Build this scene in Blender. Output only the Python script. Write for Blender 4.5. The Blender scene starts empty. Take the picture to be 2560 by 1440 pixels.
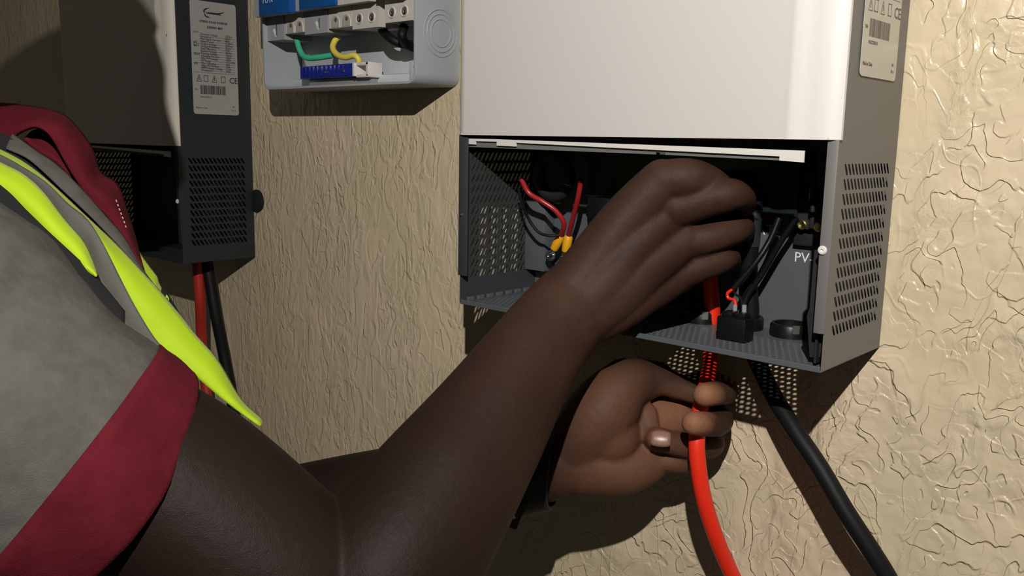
import bpy, bmesh, math, random
from mathutils import Vector, Matrix, noise
random.seed(7)
scn = bpy.context.scene
COL = scn.collection
# ------------------------------------------------------------------ camera
FPX = 2199.9
CAM = Vector((0.1995, -0.5867, 0.1295))
RT = Vector((0.74097749, 0.67127558, 0.01847854))
UP = Vector((-0.12401449, 0.1097441, 0.986193))
FW = Vector((-0.65997937, 0.73303842, -0.16456581))
cd = bpy.data.cameras.new('camera')
cd.sensor_fit = 'HORIZONTAL'; cd.sensor_width = 36.0
cd.lens = 36.0 * FPX / 2560.0
cd.clip_start = 0.02; cd.clip_end = 50
cam = bpy.data.objects.new('camera', cd); COL.objects.link(cam)
m = Matrix((RT, UP, -FW)).transposed().to_4x4(); m.translation = CAM
cam.matrix_world = m
scn.camera = cam
# ------------------------------------------------------------------ world, lights, exposure
w = bpy.data.worlds.new('dim_room'); scn.world = w; w.use_nodes = True
w.node_tree.nodes['Background'].inputs[0].default_value = (1.0, 0.93, 0.78, 1)
w.node_tree.nodes['Background'].inputs[1].default_value = 0.036
ld = bpy.data.lights.new('head_torch', 'SPOT')
ld.spot_size = math.radians(150); ld.spot_blend = 1.0
ld.energy = 36.8; ld.color = (1.0, 0.95, 0.885); ld.shadow_soft_size = 0.006
lo = bpy.data.objects.new('head_torch', ld); COL.objects.link(lo)
lo.location = (0.305, -0.7405, 0.5034)
lo.rotation_euler = (Vector((-0.03, 0.0, 0.05))-lo.location).to_track_quat('-Z', 'Y').to_euler()
scn.view_settings.view_transform = 'Standard'
scn.view_settings.look = 'None'
scn.view_settings.exposure = 0.0
scn.view_settings.gamma = 1.0
scn.view_settings.use_curve_mapping = False

# ------------------------------------------------------------------ helpers
def ray(px, py):
    return FW + RT * ((px - 1280) / FPX) - UP * ((py - 720) / FPX)
def at(px, py, Y=0.0):            # point of a plane parallel to the wall
    d = ray(px, py); return CAM + d * ((Y - CAM.y) / d.y)
def sp(px, py, d):                # point at a distance from the viewer
    return CAM + ray(px, py) * d

def nt(mat):
    mat.use_nodes = True
    t = mat.node_tree
    return t, t.nodes['Principled BSDF']
def mat(name, col, rough=0.5, metal=0.0, spec=0.5, bump=0.0, bscale=300.0, var=0.0, coat=0.0, sheen=0.0, vscale=8.0):
    mt = bpy.data.materials.new(name); t, b = nt(mt)
    b.inputs['Base Color'].default_value = (*col, 1)
    b.inputs['Roughness'].default_value = rough
    b.inputs['Metallic'].default_value = metal
    b.inputs['Specular IOR Level'].default_value = spec
    b.inputs['Coat Weight'].default_value = coat
    b.inputs['Sheen Weight'].default_value = sheen
    tc = t.nodes.new('ShaderNodeTexCoord')
    if bump > 0:
        n = t.nodes.new('ShaderNodeTexNoise'); n.inputs['Scale'].default_value = bscale; n.inputs['Detail'].default_value = 3
        t.links.new(tc.outputs['Object'], n.inputs['Vector'])
        bp = t.nodes.new('ShaderNodeBump'); bp.inputs['Strength'].default_value = 1.0; bp.inputs['Distance'].default_value = bump
        t.links.new(n.outputs['Fac'], bp.inputs['Height']); t.links.new(bp.outputs['Normal'], b.inputs['Normal'])
    if var > 0:
        n = t.nodes.new('ShaderNodeTexNoise'); n.inputs['Scale'].default_value = vscale; n.inputs['Detail'].default_value = 4
        t.links.new(tc.outputs['Object'], n.inputs['Vector'])
        r = t.nodes.new('ShaderNodeMapRange'); r.inputs['From Min'].default_value = .3; r.inputs['From Max'].default_value = .7
        r.inputs['To Min'].default_value = 1 - var; r.inputs['To Max'].default_value = 1 + var
        t.links.new(n.outputs['Fac'], r.inputs['Value'])
        mx = t.nodes.new('ShaderNodeVectorMath'); mx.operation = 'SCALE'
        mx.inputs[0].default_value = col
        t.links.new(r.outputs['Result'], mx.inputs['Scale']); t.links.new(mx.outputs['Vector'], b.inputs['Base Color'])
    return mt

M = {}
M['white'] = mat('white_powder_coat', (.70, .675, .65), .42, bump=.00002, bscale=1500)
M['white2'] = mat('lifted_white_powder_coat', (.74, .70, .62), .5, bump=.00002, bscale=1500)  # cover white raised to offset the weaker light on the far unit
M['paint'] = mat('grey_powder_coat', (.155, .150, .145), .5, bump=.00004, bscale=2500)
M['inner'] = mat('slate_grey_powder_coat', (.090, .098, .108), .42, bump=.00004, bscale=2500)
M['inner_shade'] = mat('shaded_slate_powder_coat', (.040, .045, .050), .45, bump=.00004, bscale=2500)  # slate coat darkened for the grazing light on the left panel
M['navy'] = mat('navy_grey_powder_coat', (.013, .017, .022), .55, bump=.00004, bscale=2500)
M['black'] = mat('black_plastic', (.006, .006, .007), .38, spec=.3)
M['blackm'] = mat('matt_black_plastic', (.012, .012, .013), .6)
M['rubber'] = mat('black_cable_jacket', (.0055, .0065, .0075), .55, bump=.00005, bscale=900, spec=.22)
M['red'] = mat('bright_red_cable_jacket', (.80, .028, .010), .38)
M['reddk'] = mat('deep_red_cable_jacket', (.42, .028, .016), .45)
M['wirered'] = mat('crimson_wire_insulation', (.34, .018, .022), .3)
M['yellow'] = mat('amber_yellow_sleeve', (.75, .36, .01), .4)
M['steel'] = mat('polished_steel', (.75, .75, .75), .18, 1.0)
M['dullsteel'] = mat('zinc_plated_steel', (.45, .44, .42), .4, 1.0)
M['brass'] = mat('brass_screw', (.75, .62, .28), .3, 1.0)
M['boxgrey'] = mat('light_grey_abs', (.37, .39, .42), .45, bump=.00002, bscale=800)
M['boxin'] = mat('pale_grey_abs', (.52, .55, .57), .45)
M['brkwhite'] = mat('off_white_breaker_plastic', (.56, .53, .48), .42, var=.05, vscale=60)
M['brkgrey'] = mat('cool_grey_breaker_plastic', (.36, .36, .38), .42)
M['blue'] = mat('royal_blue_plastic', (.006, .085, .30), .35)
M['barblue'] = mat('dark_blue_translucent_plastic', (.012, .022, .22), .2)
M['green'] = mat('green_wire_insulation', (.06, .50, .27), .4)
M['wyellow'] = mat('yellow_wire_insulation', (.72, .60, .10), .4)
M['clear'] = mat('smoky_clear_plastic', (.25, .26, .27), .15)
M['label'] = mat('silver_white_label_film', (.48, .46, .40), .28, bump=.0002, bscale=90)
M['labeldim'] = mat('light_dimmed_label_film', (.34, .335, .32), .45)  # white label film darkened to carry the dim light on the far unit
M['ink'] = mat('grey_print_ink', (.10, .09, .08), .6)
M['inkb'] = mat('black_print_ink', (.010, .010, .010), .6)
M['print'] = mat('white_print_ink', (.75, .76, .78), .5)
M['pcb'] = mat('dark_circuit_board', (.010, .018, .014), .35)
M['hivis'] = mat('fluorescent_yellow_polyester', (.42, .62, .004), .75, bump=.00012, bscale=900, sheen=.1)
M['tape'] = mat('grey_reflective_tape', (.125, .125, .115), .45, bump=.00015, bscale=500)
M['trim'] = mat('black_vest_trim', (.006, .006, .008), .9)
M['skin'] = None

def skin_mat():
    mt = bpy.data.materials.new('dark_brown_skin'); t, b = nt(mt)
    N = t.nodes.new; L = t.links.new
    tc = N('ShaderNodeTexCoord')
    n1 = N('ShaderNodeTexNoise'); n1.inputs['Scale'].default_value = 22; n1.inputs['Detail'].default_value = 4
    L(tc.outputs['Object'], n1.inputs['Vector'])
    cr = N('ShaderNodeValToRGB'); e = cr.color_ramp.elements
    e[0].position = .32; e[0].color = (.036, .0165, .0110, 1)
    e[1].position = .70; e[1].color = (.054, .0265, .0175, 1)
    L(n1.outputs['Fac'], cr.inputs[0])
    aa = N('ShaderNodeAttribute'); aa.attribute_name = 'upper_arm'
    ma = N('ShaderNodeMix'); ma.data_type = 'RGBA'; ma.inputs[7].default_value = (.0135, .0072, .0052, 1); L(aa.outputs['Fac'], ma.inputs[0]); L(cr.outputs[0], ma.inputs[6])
    at_ = N('ShaderNodeAttribute'); at_.attribute_name = 'palm'
    mx = N('ShaderNodeMix'); mx.data_type = 'RGBA'; mx.inputs[7].default_value = (.25, .115, .065, 1)
    L(at_.outputs['Fac'], mx.inputs[0]); L(ma.outputs[2], mx.inputs[6]); L(mx.outputs[2], b.inputs['Base Color'])
    v = N('ShaderNodeTexVoronoi'); v.inputs['Scale'].default_value = 900; v.feature = 'DISTANCE_TO_EDGE'
    n2 = N('ShaderNodeTexNoise'); n2.inputs['Scale'].default_value = 160; n2.inputs['Detail'].default_value = 4
    L(tc.outputs['Object'], v.inputs['Vector']); L(tc.outputs['Object'], n2.inputs['Vector'])
    ad = N('ShaderNodeMath'); ad.operation = 'MULTIPLY_ADD'; ad.inputs[1].default_value = .35
    L(v.outputs['Distance'], ad.inputs[0]); L(n2.outputs['Fac'], ad.inputs[2])
    bp = N('ShaderNodeBump'); bp.inputs['Distance'].default_value = .00045
    L(ad.outputs[0], bp.inputs['Height']); L(bp.outputs[0], b.inputs['Normal'])
    b.inputs['Roughness'].default_value = .58
    b.inputs['Specular IOR Level'].default_value = .17
    return mt
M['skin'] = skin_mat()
M['nail'] = mat('fingernail', (.25, .135, .108), .35)
M['lip'] = mat('lips', (.06, .028, .022), .5)
M['eye'] = mat('eye_white', (.7, .68, .62), .2)

def cloth_mat(name, c0, c1, vs, bmp=.0003):
    mt = bpy.data.materials.new(name); t, b = nt(mt)
    N = t.nodes.new; L = t.links.new
    tc = N('ShaderNodeTexCoord')
    n1 = N('ShaderNodeTexNoise'); n1.inputs['Scale'].default_value = vs; n1.inputs['Detail'].default_value = 6; n1.inputs['Roughness'].default_value = .65
    L(tc.outputs['Object'], n1.inputs['Vector'])
    cr = N('ShaderNodeValToRGB'); e = cr.color_ramp.elements
    e[0].position = .35; e[0].color = (*c0, 1); e[1].position = .65; e[1].color = (*c1, 1)
    L(n1.outputs['Fac'], cr.inputs[0]); L(cr.outputs[0], b.inputs['Base Color'])
    n2 = N('ShaderNodeTexNoise'); n2.inputs['Scale'].default_value = 1400; n2.inputs['Detail'].default_value = 2
    n3 = N('ShaderNodeTexNoise'); n3.inputs['Scale'].default_value = 28; n3.inputs['Detail'].default_value = 3
    L(tc.outputs['Object'], n2.inputs['Vector']); L(tc.outputs['Object'], n3.inputs['Vector'])
    b1 = N('ShaderNodeBump'); b1.inputs['Distance'].default_value = bmp
    b2 = N('ShaderNodeBump'); b2.inputs['Distance'].default_value = .006; b2.inputs['Strength'].default_value = .6
    L(n3.outputs['Fac'], b2.inputs['Height']); L(n2.outputs['Fac'], b1.inputs['Height'])
    L(b2.outputs[0], b1.inputs['Normal']); L(b1.outputs[0], b.inputs['Normal'])
    b.inputs['Roughness'].default_value = .9; b.inputs['Specular IOR Level'].default_value = .15
    return mt
M['shirt'] = cloth_mat('grey_marl_jersey', (.082, .079, .074), (.112, .107, .099), 60)
M['maroon'] = cloth_mat('maroon_rib_knit', (.085, .006, .012), (.115, .009, .017), 40)

def plaster():
    mt = bpy.data.materials.new('cream_textured_plaster'); t, b = nt(mt)
    N = t.nodes.new; L = t.links.new
    tc = N('ShaderNodeTexCoord')
    def mapping(sc):
        mp = N('ShaderNodeMapping'); mp.inputs['Scale'].default_value = sc
        L(tc.outputs['Object'], mp.inputs['Vector']); return mp.outputs[0]
    def warp(v, s, amt):
        n = N('ShaderNodeTexNoise'); n.inputs['Scale'].default_value = s; n.inputs['Detail'].default_value = 2
        L(v, n.inputs['Vector'])
        a = N('ShaderNodeVectorMath'); a.operation = 'SUBTRACT'; a.inputs[1].default_value = (.5, .5, .5)
        L(n.outputs['Color'], a.inputs[0])
        m_ = N('ShaderNodeVectorMath'); m_.operation = 'MULTIPLY_ADD'; m_.inputs[1].default_value = (amt, amt, amt)
        L(a.outputs[0], m_.inputs[0]); L(v, m_.inputs[2]); return m_.outputs[0]
    def nz(v, s, d=2, r=.5):
        n = N('ShaderNodeTexNoise'); n.inputs['Scale'].default_value = s; n.inputs['Detail'].default_value = d; n.inputs['Roughness'].default_value = r
        L(v, n.inputs['Vector']); return n.outputs['Fac']
    def sstep(x, a, c, lo=0, hi=1):
        r = N('ShaderNodeMapRange'); r.interpolation_type = 'SMOOTHSTEP'
        r.inputs['From Min'].default_value = a; r.inputs['From Max'].default_value = c
        r.inputs['To Min'].default_value = lo; r.inputs['To Max'].default_value = hi
        L(x, r.inputs['Value']); return r.outputs[0]
    def add(x, y, k=1.0):
        a = N('ShaderNodeMath'); a.operation = 'MULTIPLY_ADD'; a.inputs[1].default_value = k
        L(y, a.inputs[0])
        if isinstance(x, float): a.inputs[2].default_value = x
        else: L(x, a.inputs[2])
        return a.outputs[0]
    def ridge(x, c, wd):
        s_ = N('ShaderNodeMath'); s_.operation = 'SUBTRACT'; s_.inputs[1].default_value = c; L(x, s_.inputs[0])
        a = N('ShaderNodeMath'); a.operation = 'ABSOLUTE'; L(s_.outputs[0], a.inputs[0])
        return sstep(a.outputs[0], 0, wd, 1, 0)
    v = mapping((1.0, 1.0, .78))
    w1 = warp(v, 14, .05)
    w1b = warp(w1, 55, .012)
    nA = nz(w1b, 24, 1.5)
    nB = nz(warp(mapping((1.0, 1, .42)), 22, .045), 42, 1.5)
    nC = nz(w1, 9, 1)
    def mul(x, y):
        m_ = N('ShaderNodeMath'); m_.operation = 'MULTIPLY'; L(x, m_.inputs[0])
        if isinstance(y, float): m_.inputs[1].default_value = y
        else: L(y, m_.inputs[1])
        return m_.outputs[0]
    def saw(x, k, edge=.90):
        f = N('ShaderNodeMath'); f.operation = 'FRACT'; L(mul(x, float(k)), f.inputs[0])
        return mul(f.outputs[0], sstep(f.outputs[0], edge, 1.0, 1, 0))
    w3 = warp(w1b, 150, .0035)
    nA2 = nz(w3, 17, 2.2, .55); nB2 = nz(warp(warp(mapping((1.0, 1, .8)), 24, .05), 90, .006), 26, 2.0, .5)
    m1 = sstep(nz(v, 10, 2), .36, .56, .40, 1); m2 = sstep(nz(w1, 13, 2), .40, .56, .15, 1)
    h = mul(mul(saw(nA2, 9.0, .90), m1), 1.25)
    h = add(h, mul(saw(nB2, 9.0, .90), m2), 1.0)
    vo = N('ShaderNodeTexVoronoi'); vo.feature = 'F1'; vo.inputs['Scale'].default_value = 42; L(w3, vo.inputs['Vector'])
    h = add(h, mul(vo.outputs['Distance'], m2), -.8)
    h = add(h, mul(nz(w3, 95, 3, .6), sstep(nz(v, 17, 2), .47, .62, 0, 1)), 2.1)
    h = add(h, ridge(nz(warp(mapping((1.0, 1, .5)), 20, .04), 22, 1), .5, .012), .35)
    h = add(h, nC, 2.4)
    fine = nz(mapping((1, 1, .22)), 200, 3)
    h = add(h, fine, .10)
    h = add(h, nz(w1, 60, 2), .9)
    # towards the left the trowel left narrow vertical drips
    sx = N('ShaderNodeSeparateXYZ'); L(tc.outputs['Object'], sx.inputs[0])
    g = sstep(sx.outputs['X'], -.46, -.28, 1, 0)
    vv = warp(mapping((1.0, 1, .40)), 26, .028)
    n1 = nz(warp(vv, 120, .004), 36, 1.8); n2 = nz(warp(warp(mapping((1.0, 1, .46)), 34, .03), 130, .004), 60, 1.8)
    hl = mul(saw(n1, 6.0, .88), .9)
    hl = add(hl, mul(saw(n2, 5.0, .88), sstep(nz(vv, 16, 1), .40, .58, .2, 1)), .75)
    hl = add(hl, ridge(n1, .5, .020), .55)
    hl = add(hl, nz(vv, 24, 2), 2.0)
    hl = add(hl, mul(saw(nA2, 4.0, .92), m1), .6)
    hl = add(hl, fine, .15)
    mxh = N('ShaderNodeMix'); L(g, mxh.inputs[0]); L(h, mxh.inputs[2]); L(hl, mxh.inputs[3]); h = mxh.outputs[0]
    bp = N('ShaderNodeBump'); bp.inputs['Distance'].default_value = .00076; bp.inputs['Strength'].default_value = 1
    L(h, bp.inputs['Height']); L(bp.outputs[0], b.inputs['Normal'])
    cn = nz(mapping((1, 1, 1)), 9, 3)
    cr = N('ShaderNodeValToRGB'); e = cr.color_ramp.elements
    e[0].position = .35; e[0].color = (.615, .515, .345, 1); e[1].position = .65; e[1].color = (.68, .55, .39, 1)
    L(cn, cr.inputs[0])
    cr.color_ramp.elements.new(.5).color = (.62, .525, .36, 1)
    L(cr.outputs[0], b.inputs['Base Color'])
    b.inputs['Roughness'].default_value = .33; b.inputs['Specular IOR Level'].default_value = .45
    return mt
M['wall'] = plaster()

def origin_of(o):
    v = Vector((0, 0, 0))
    while o is not None:
        v += o.location; o = o.parent
    return v
class MB:
    def __init__(s): s.v = []; s.f = []
    def quad(s, a, b, c, d):
        i = len(s.v); s.v += [Vector(a), Vector(b), Vector(c), Vector(d)]; s.f.append((i, i+1, i+2, i+3)); return s
    def poly(s, pts):
        i = len(s.v); s.v += [Vector(p) for p in pts]; s.f.append(tuple(range(i, i+len(pts)))); return s
    def box(s, lo, hi, bev=0.0):
        x0, y0, z0 = lo; x1, y1, z1 = hi
        if bev <= 0:
            i = len(s.v)
            s.v += [Vector(p) for p in ((x0,y0,z0),(x1,y0,z0),(x1,y1,z0),(x0,y1,z0),(x0,y0,z1),(x1,y0,z1),(x1,y1,z1),(x0,y1,z1))]
            s.f += [tuple(i+k for k in q) for q in ((3,2,1,0),(4,5,6,7),(0,1,5,4),(1,2,6,5),(2,3,7,6),(3,0,4,7))]
            return s
        bm = bmesh.new(); bmesh.ops.create_cube(bm, size=1)
        for v in bm.verts: v.co = Vector(((x0+x1)/2+v.co.x*(x1-x0), (y0+y1)/2+v.co.y*(y1-y0), (z0+z1)/2+v.co.z*(z1-z0)))
        bmesh.ops.bevel(bm, geom=bm.edges[:], offset=bev, segments=2, profile=.5, affect='EDGES')
        return s.add_bm(bm)
    def add_bm(s, bm, mtx=None):
        i = len(s.v); bm.verts.index_update()
        s.v += [(mtx @ v.co) if mtx else v.co.copy() for v in bm.verts]
        s.f += [tuple(i+v.index for v in f.verts) for f in bm.faces]
        bm.free(); return s
    def prism(s, pts, ext):
        """polygon pts (3D, planar) extruded by vector ext"""
        ext = Vector(ext); i = len(s.v); n = len(pts)
        s.v += [Vector(p) for p in pts] + [Vector(p)+ext for p in pts]
        s.f.append(tuple(i+k for k in range(n))[::-1]); s.f.append(tuple(i+n+k for k in range(n)))
        for k in range(n):
            j = (k+1) % n; s.f.append((i+k, i+j, i+n+j, i+n+k))
        return s
    def lathe(s, p, axis, prof, seg=24):
        """prof: list of (r, h) along axis from p"""
        axis = Vector(axis).normalized(); a = axis.orthogonal().normalized(); b = axis.cross(a); p = Vector(p)
        i = len(s.v)
        for r, h in prof:
            for k in range(seg):
                t = 2*math.pi*k/seg; s.v.append(p + axis*h + (a*math.cos(t)+b*math.sin(t))*r)
        n = len(prof)
        for q in range(n-1):
            for k in range(seg):
                j = (k+1) % seg
                s.f.append((i+q*seg+k, i+q*seg+j, i+(q+1)*seg+j, i+(q+1)*seg+k))
        if prof[0][0] > 1e-6: s.f.append(tuple(i+k for k in range(seg))[::-1])
        if prof[-1][0] > 1e-6: s.f.append(tuple(i+(n-1)*seg+k for k in range(seg)))
        return s
    def tube(s, pts, r, seg=14, sub=8, closed=False):
        pts = [Vector(p) for p in pts]
        P = catmull(pts, sub)
        R = r if callable(r) else (lambda t: r)
        i = len(s.v); n = len(P); T = None; a = None
        for k, p in enumerate(P):
            tg = (P[min(k+1, n-1)] - P[max(k-1, 0)]).normalized()
            a = tg.orthogonal().normalized() if a is None else (a - tg*a.dot(tg)).normalized()
            b = tg.cross(a); rr = R(k/(n-1))
            for q in range(seg):
                t = 2*math.pi*q/seg; s.v.append(p + (a*math.cos(t)+b*math.sin(t))*rr)
        for k in range(n-1):
            for q in range(seg):
                j = (q+1) % seg; s.f.append((i+k*seg+q, i+k*seg+j, i+(k+1)*seg+j, i+(k+1)*seg+q))
        s.f.append(tuple(i+q for q in range(seg))[::-1]); s.f.append(tuple(i+(n-1)*seg+q for q in range(seg)))
        return s
    def build(s, name, material, parent=None, smooth=False, solid=0.0, offset=0.0, org=None):
        L0 = origin_of(parent) if parent is not None else (Vector(org) if org is not None else Vector((0, 0, 0)))
        me = bpy.data.meshes.new(name)
        me.from_pydata([v - L0 for v in s.v], [], s.f); me.update()
        bm = bmesh.new(); bm.from_mesh(me); bmesh.ops.remove_doubles(bm, verts=bm.verts, dist=1e-7)
        if not solid: bmesh.ops.recalc_face_normals(bm, faces=bm.faces)
        bm.to_mesh(me); bm.free()
        me.materials.append(material)
        if smooth:
            me.shade_smooth()
            me.set_sharp_from_angle(angle=math.radians(38))
        o = bpy.data.objects.new(name, me); COL.objects.link(o)
        if parent is not None: o.parent = parent
        else: o.location = L0
        if solid:
            md = o.modifiers.new('thickness', 'SOLIDIFY'); md.thickness = solid; md.offset = offset
        return o
def catmull(pts, sub):
    if len(pts) < 3:
        return [pts[0].lerp(pts[-1], k/sub) for k in range(sub+1)]
    out = []
    P = [pts[0]*2-pts[1]] + pts + [pts[-1]*2-pts[-2]]
    for k in range(1, len(P)-2):
        a, b, c, d = P[k-1], P[k], P[k+1], P[k+2]
        for q in range(sub):
            t = q/sub
            out.append(.5*((2*b)+(c-a)*t+(2*a-5*b+4*c-d)*t*t+(3*b-a-3*c+d)*t**3))
    out.append(pts[-1].copy()); return out
def tag(o, label=None, cat=None, group=None, kind=None):
    if label: o['label'] = label
    if cat: o['category'] = cat
    if group: o['group'] = group
    if kind: o['kind'] = kind
    return o
def thing(name, loc, label, cat, group=None):
    o = bpy.data.objects.new(name, None); o.empty_display_size = .02; COL.objects.link(o); o.location = loc
    return tag(o, label, cat, group)
def text(name, body, size, p, u, v, parent, material, align='LEFT', ext=.00006, bold=0.0, sx=1.0):
    c = bpy.data.curves.new(name, 'FONT'); c.body = body; c.size = size; c.align_x = align; c.extrude = ext; c.offset = bold
    c.resolution_u = 2
    tmp = bpy.data.objects.new('tmp', c); COL.objects.link(tmp)
    dg = bpy.context.evaluated_depsgraph_get()
    me = bpy.data.meshes.new_from_object(tmp.evaluated_get(dg))
    bpy.data.objects.remove(tmp); bpy.data.curves.remove(c)
    u = Vector(u).normalized(); v = Vector(v).normalized(); n = u.cross(v); L0 = origin_of(parent)
    for q in me.vertices: q.co = Vector(p) + u*q.co.x*sx + v*q.co.y + n*(q.co.z+ext) - L0
    me.name = name; me.materials.clear(); me.materials.append(material)
    o = bpy.data.objects.new(name, me); COL.objects.link(o); o.parent = parent; return o

# ------------------------------------------------------------------ wall
mb = MB(); mb.box((-3.2, 0.0, -1.3), (1.3, 0.12, 1.3))
wall = mb.build('wall_back', M['wall']); tag(wall, kind='structure')

# ------------------------------------------------------------------ perforated sheet
def perf(mb, f2, u0, u1, v0, v1, holes_u, holes_v, hw, hh, slant, stagger=False):
    """sheet in (u,v) from u0..u1, v0..v1; f2 maps (u,v) to 3D; holes at centres holes_u x holes_v"""
    du = holes_u[1]-holes_u[0]; dv = holes_v[1]-holes_v[0]
    uL = holes_u[0]-du/2; uR = holes_u[-1]+du/2; vB = holes_v[0]-dv/2; vT = holes_v[-1]+dv/2
    q = lambda a, b, c, d: mb.quad(f2(*a), f2(*b), f2(*c), f2(*d))
    if vB > v0: q((u0, v0), (u1, v0), (u1, vB), (u0, vB))
    if vT < v1: q((u0, vT), (u1, vT), (u1, v1), (u0, v1))
    for r, vc in enumerate(holes_v):
        off = du/2 if (stagger and r % 2) else 0
        a0, a1 = vc-dv/2, vc+dv/2
        s0, s1 = -slant*dv/2, slant*dv/2
        q((u0, a0), (uL+off+s0, a0), (uL+off+s1, a1), (u0, a1))
        q((uR+off+s0, a0), (u1, a0), (u1, a1), (uR+off+s1, a1))
        for uc in holes_u:
            uc = uc+off
            O = [(uc-du/2+s0, a0), (uc+s0, a0), (uc+du/2+s0, a0), (uc+du/2, vc), (uc+du/2+s1, a1), (uc+s1, a1), (uc-du/2+s1, a1), (uc-du/2, vc)]
            k = slant*hh/2
            I = [(uc-hw*.4-k*.85, vc-hh*.42), (uc-k, vc-hh/2), (uc+hw*.4-k*.85, vc-hh*.42), (uc+hw/2, vc), (uc+hw*.4+k*.85, vc+hh*.42), (uc+k, vc+hh/2), (uc-hw*.4+k*.85, vc+hh*.42), (uc-hw/2, vc)]
            for i in range(8):
                j = (i+1) % 8; q(O[i], O[j], I[j], I[i])

def screw(mb, p, n, r, h=.0015):
    mb.lathe(p, n, [(r, 0), (r, h*.5), (r*.75, h), (r*.35, h*1.05), (r*.3, h*.5), (0, h*.5)], 16)

def rating_label(parent, X, Z0, film, ink, logo_ink):
    yl, yr, zb, zt = -.0745, -.0175, Z0+.170, Z0+.2955
    n = 6; rr = .003; pts = []
    for cy, cz, a in ((yl+rr, zb+rr, 180), (yr-rr, zb+rr, 270), (yr-rr, zt-rr, 0), (yl+rr, zt-rr, 90)):
        for k in range(n): 
            t = math.radians(a+90*k/(n-1)); pts.append((X+.0002, cy+rr*math.cos(t), cz+rr*math.sin(t)))
    mb = MB(); mb.prism(pts, (.0003, 0, 0)); lab = mb.build('rating_label', film, parent)
    tag(lab, 'pale printed rating label')
    X1 = X+.00052; W = yr-yl
    U = (0, 1, 0); V = (0, 0, 1)
    def T(body, size, fu, z, al='LEFT', mt=ink, bold=0, sx=1.0): return text('lettering', body, size, (X1, yl+W*fu, z), U, V, lab, mt, al, bold=bold, sx=sx)
    # script style emblem with two crescent strokes
    mb = MB()
    def stroke(pts, wd): 
        P = catmull([Vector(p) for p in pts], 6)
        for k in range(len(P)-1):
            a, b = P[k], P[k+1]; d = (b-a).normalized(); nrm = Vector((0, -d.z, d.y)); w0 = wd*math.sin(math.pi*min(.999, max(.06, k/(len(P)-1)))); w1 = wd*math.sin(math.pi*min(.95, (k+1)/(len(P)-1)))
            mb.quad(a-nrm*w0, b-nrm*w1, b+nrm*w1, a+nrm*w0)
    c = Vector((X1+.0001, yl+W*.5, zt-.0125))
    P = lambda y, z: c+Vector((0, y*.001, z*.001))
    stroke([P(-4, 5.5), P(-9, 4.2), P(-12, 1.0), P(-9, .2)], .0008)
    stroke([P(-12, 1), P(-10.5, -2.5), P(-8, -4.5), P(-3, -5.2)], .0008)
    stroke([P(-11, .3), P(-3, 0.3), P(5, 0.2), P(11, 1.8), P(14, 3.2)], .0007)
    for k in range(7): stroke([P(-8+k*2.6, 2.0), P(-8.3+k*2.6, -.2), P(-6.8+k*2.6, -.9), P(-6+k*2.6, 1.1)], .00045)
    mb.build('emblem', logo_ink, lab)
    T('HYBRID SOLAR INVERTER', .0034, .5, zt-.0235, 'CENTER', logo_ink, .00008, .88)
    T('5500W 48V', .0036, .52, zt-.0295, 'CENTER', logo_ink, .0001, 1.1)
    T('INPUT', .0024, .05, zt-.0355)
    rows = [('Nominal Voltage', '230Vac'), ('Frequency', '50Hz'), ('Max. Input Current', '40A'), ('Rated Power', '5500W'), ('Output Voltage', '230Vac'), ('Output Frequency', '50Hz'),
            ('Peak Efficiency', '93%'), ('Battery Voltage', '48Vdc'), ('Floating Voltage', '54Vdc'), ('Charging Current', '100A'), ('Max. PV Voltage', '500V'), ('PV Range', '120-450V'),
            ('Max. Charging', '60A'), ('Max. PV Current', '27A'), ('MPPT Range Voltage', '115V'), ('Protection', 'IP20')]
    z = zt-.036; st = (z-(zb+.047))/len(rows)
    ml = MB()
    for k, (a, b_) in enumerate(rows):
        z -= st
        T(a, .0037, .20, z+.001, sx=.85); T(b_, .0037, .74, z+.001, sx=.85)
        y0 = yl+W*(.04 if k % 4 == 3 else .18)
        ml.box((X1-.0001, y0, z-.0006), (X1+.00005, yr-W*.05, z-.0003))
    for zz, s_ in ((zt-.047, 'AC'), (zt-.060, 'OUT'), (zb+.075, 'BAT'), (zb+.055, 'PV')): T(s_, .0036, .05, zz, bold=.00008)
    # warning pictograms
    for k, yy in enumerate((.09, .24, .42, .62)):
        y = yl+W*yy; z0 = zb+.0365
        if k in (0, 2): 
            for a, b_ in (((y, z0), (y+.006, z0)), ((y+.006, z0), (y+.003, z0+.0075)), ((y+.003, z0+.0075), (y, z0))):
                d = Vector((0, b_[0]-a[0], b_[1]-a[1])); nn = Vector((0, -d.z, d.y)).normalized()*.0003
                A = Vector((X1, *a)); B = Vector((X1, *b_)); ml.quad(A-nn, B-nn, B+nn, A+nn)
            ml.box((X1-.0001, y+.0026, z0+.0015), (X1+.00005, y+.0034, z0+.005))
        else:
            ml.box((X1-.0001, y, z0), (X1+.00005, y+.0055, z0+.0006)); ml.box((X1-.0001, y, z0+.0066), (X1+.00005, y+.0055, z0+.0072))
            ml.box((X1-.0001, y, z0), (X1+.00005, y+.0006, z0+.007)); ml.box((X1-.0001, y+.0048, z0), (X1+.00005, y+.0054, z0+.007))
    T('CE', .0092, .80, zb+.0365, bold=.00005)
    ml.build('printed_rule', ink, lab)
    mbar = MB(); y = yl+W*.155; yend = yl+W*.72; k = 0
    rnd = random.Random(3)
    while y < yend:
        wd = rnd.choice((.0003, .0005, .0008)); mbar.box((X1-.0001, y, zb+.0225), (X1+.00005, min(y+wd, yend), zb+.0325)); y += wd+rnd.choice((.0003, .0004, .0006))
    mbar.build('barcode', ink, lab)
    T('SN', .003, .04, zb+.0265); T('9632220510', .0028, .155, zb+.0185)
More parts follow.
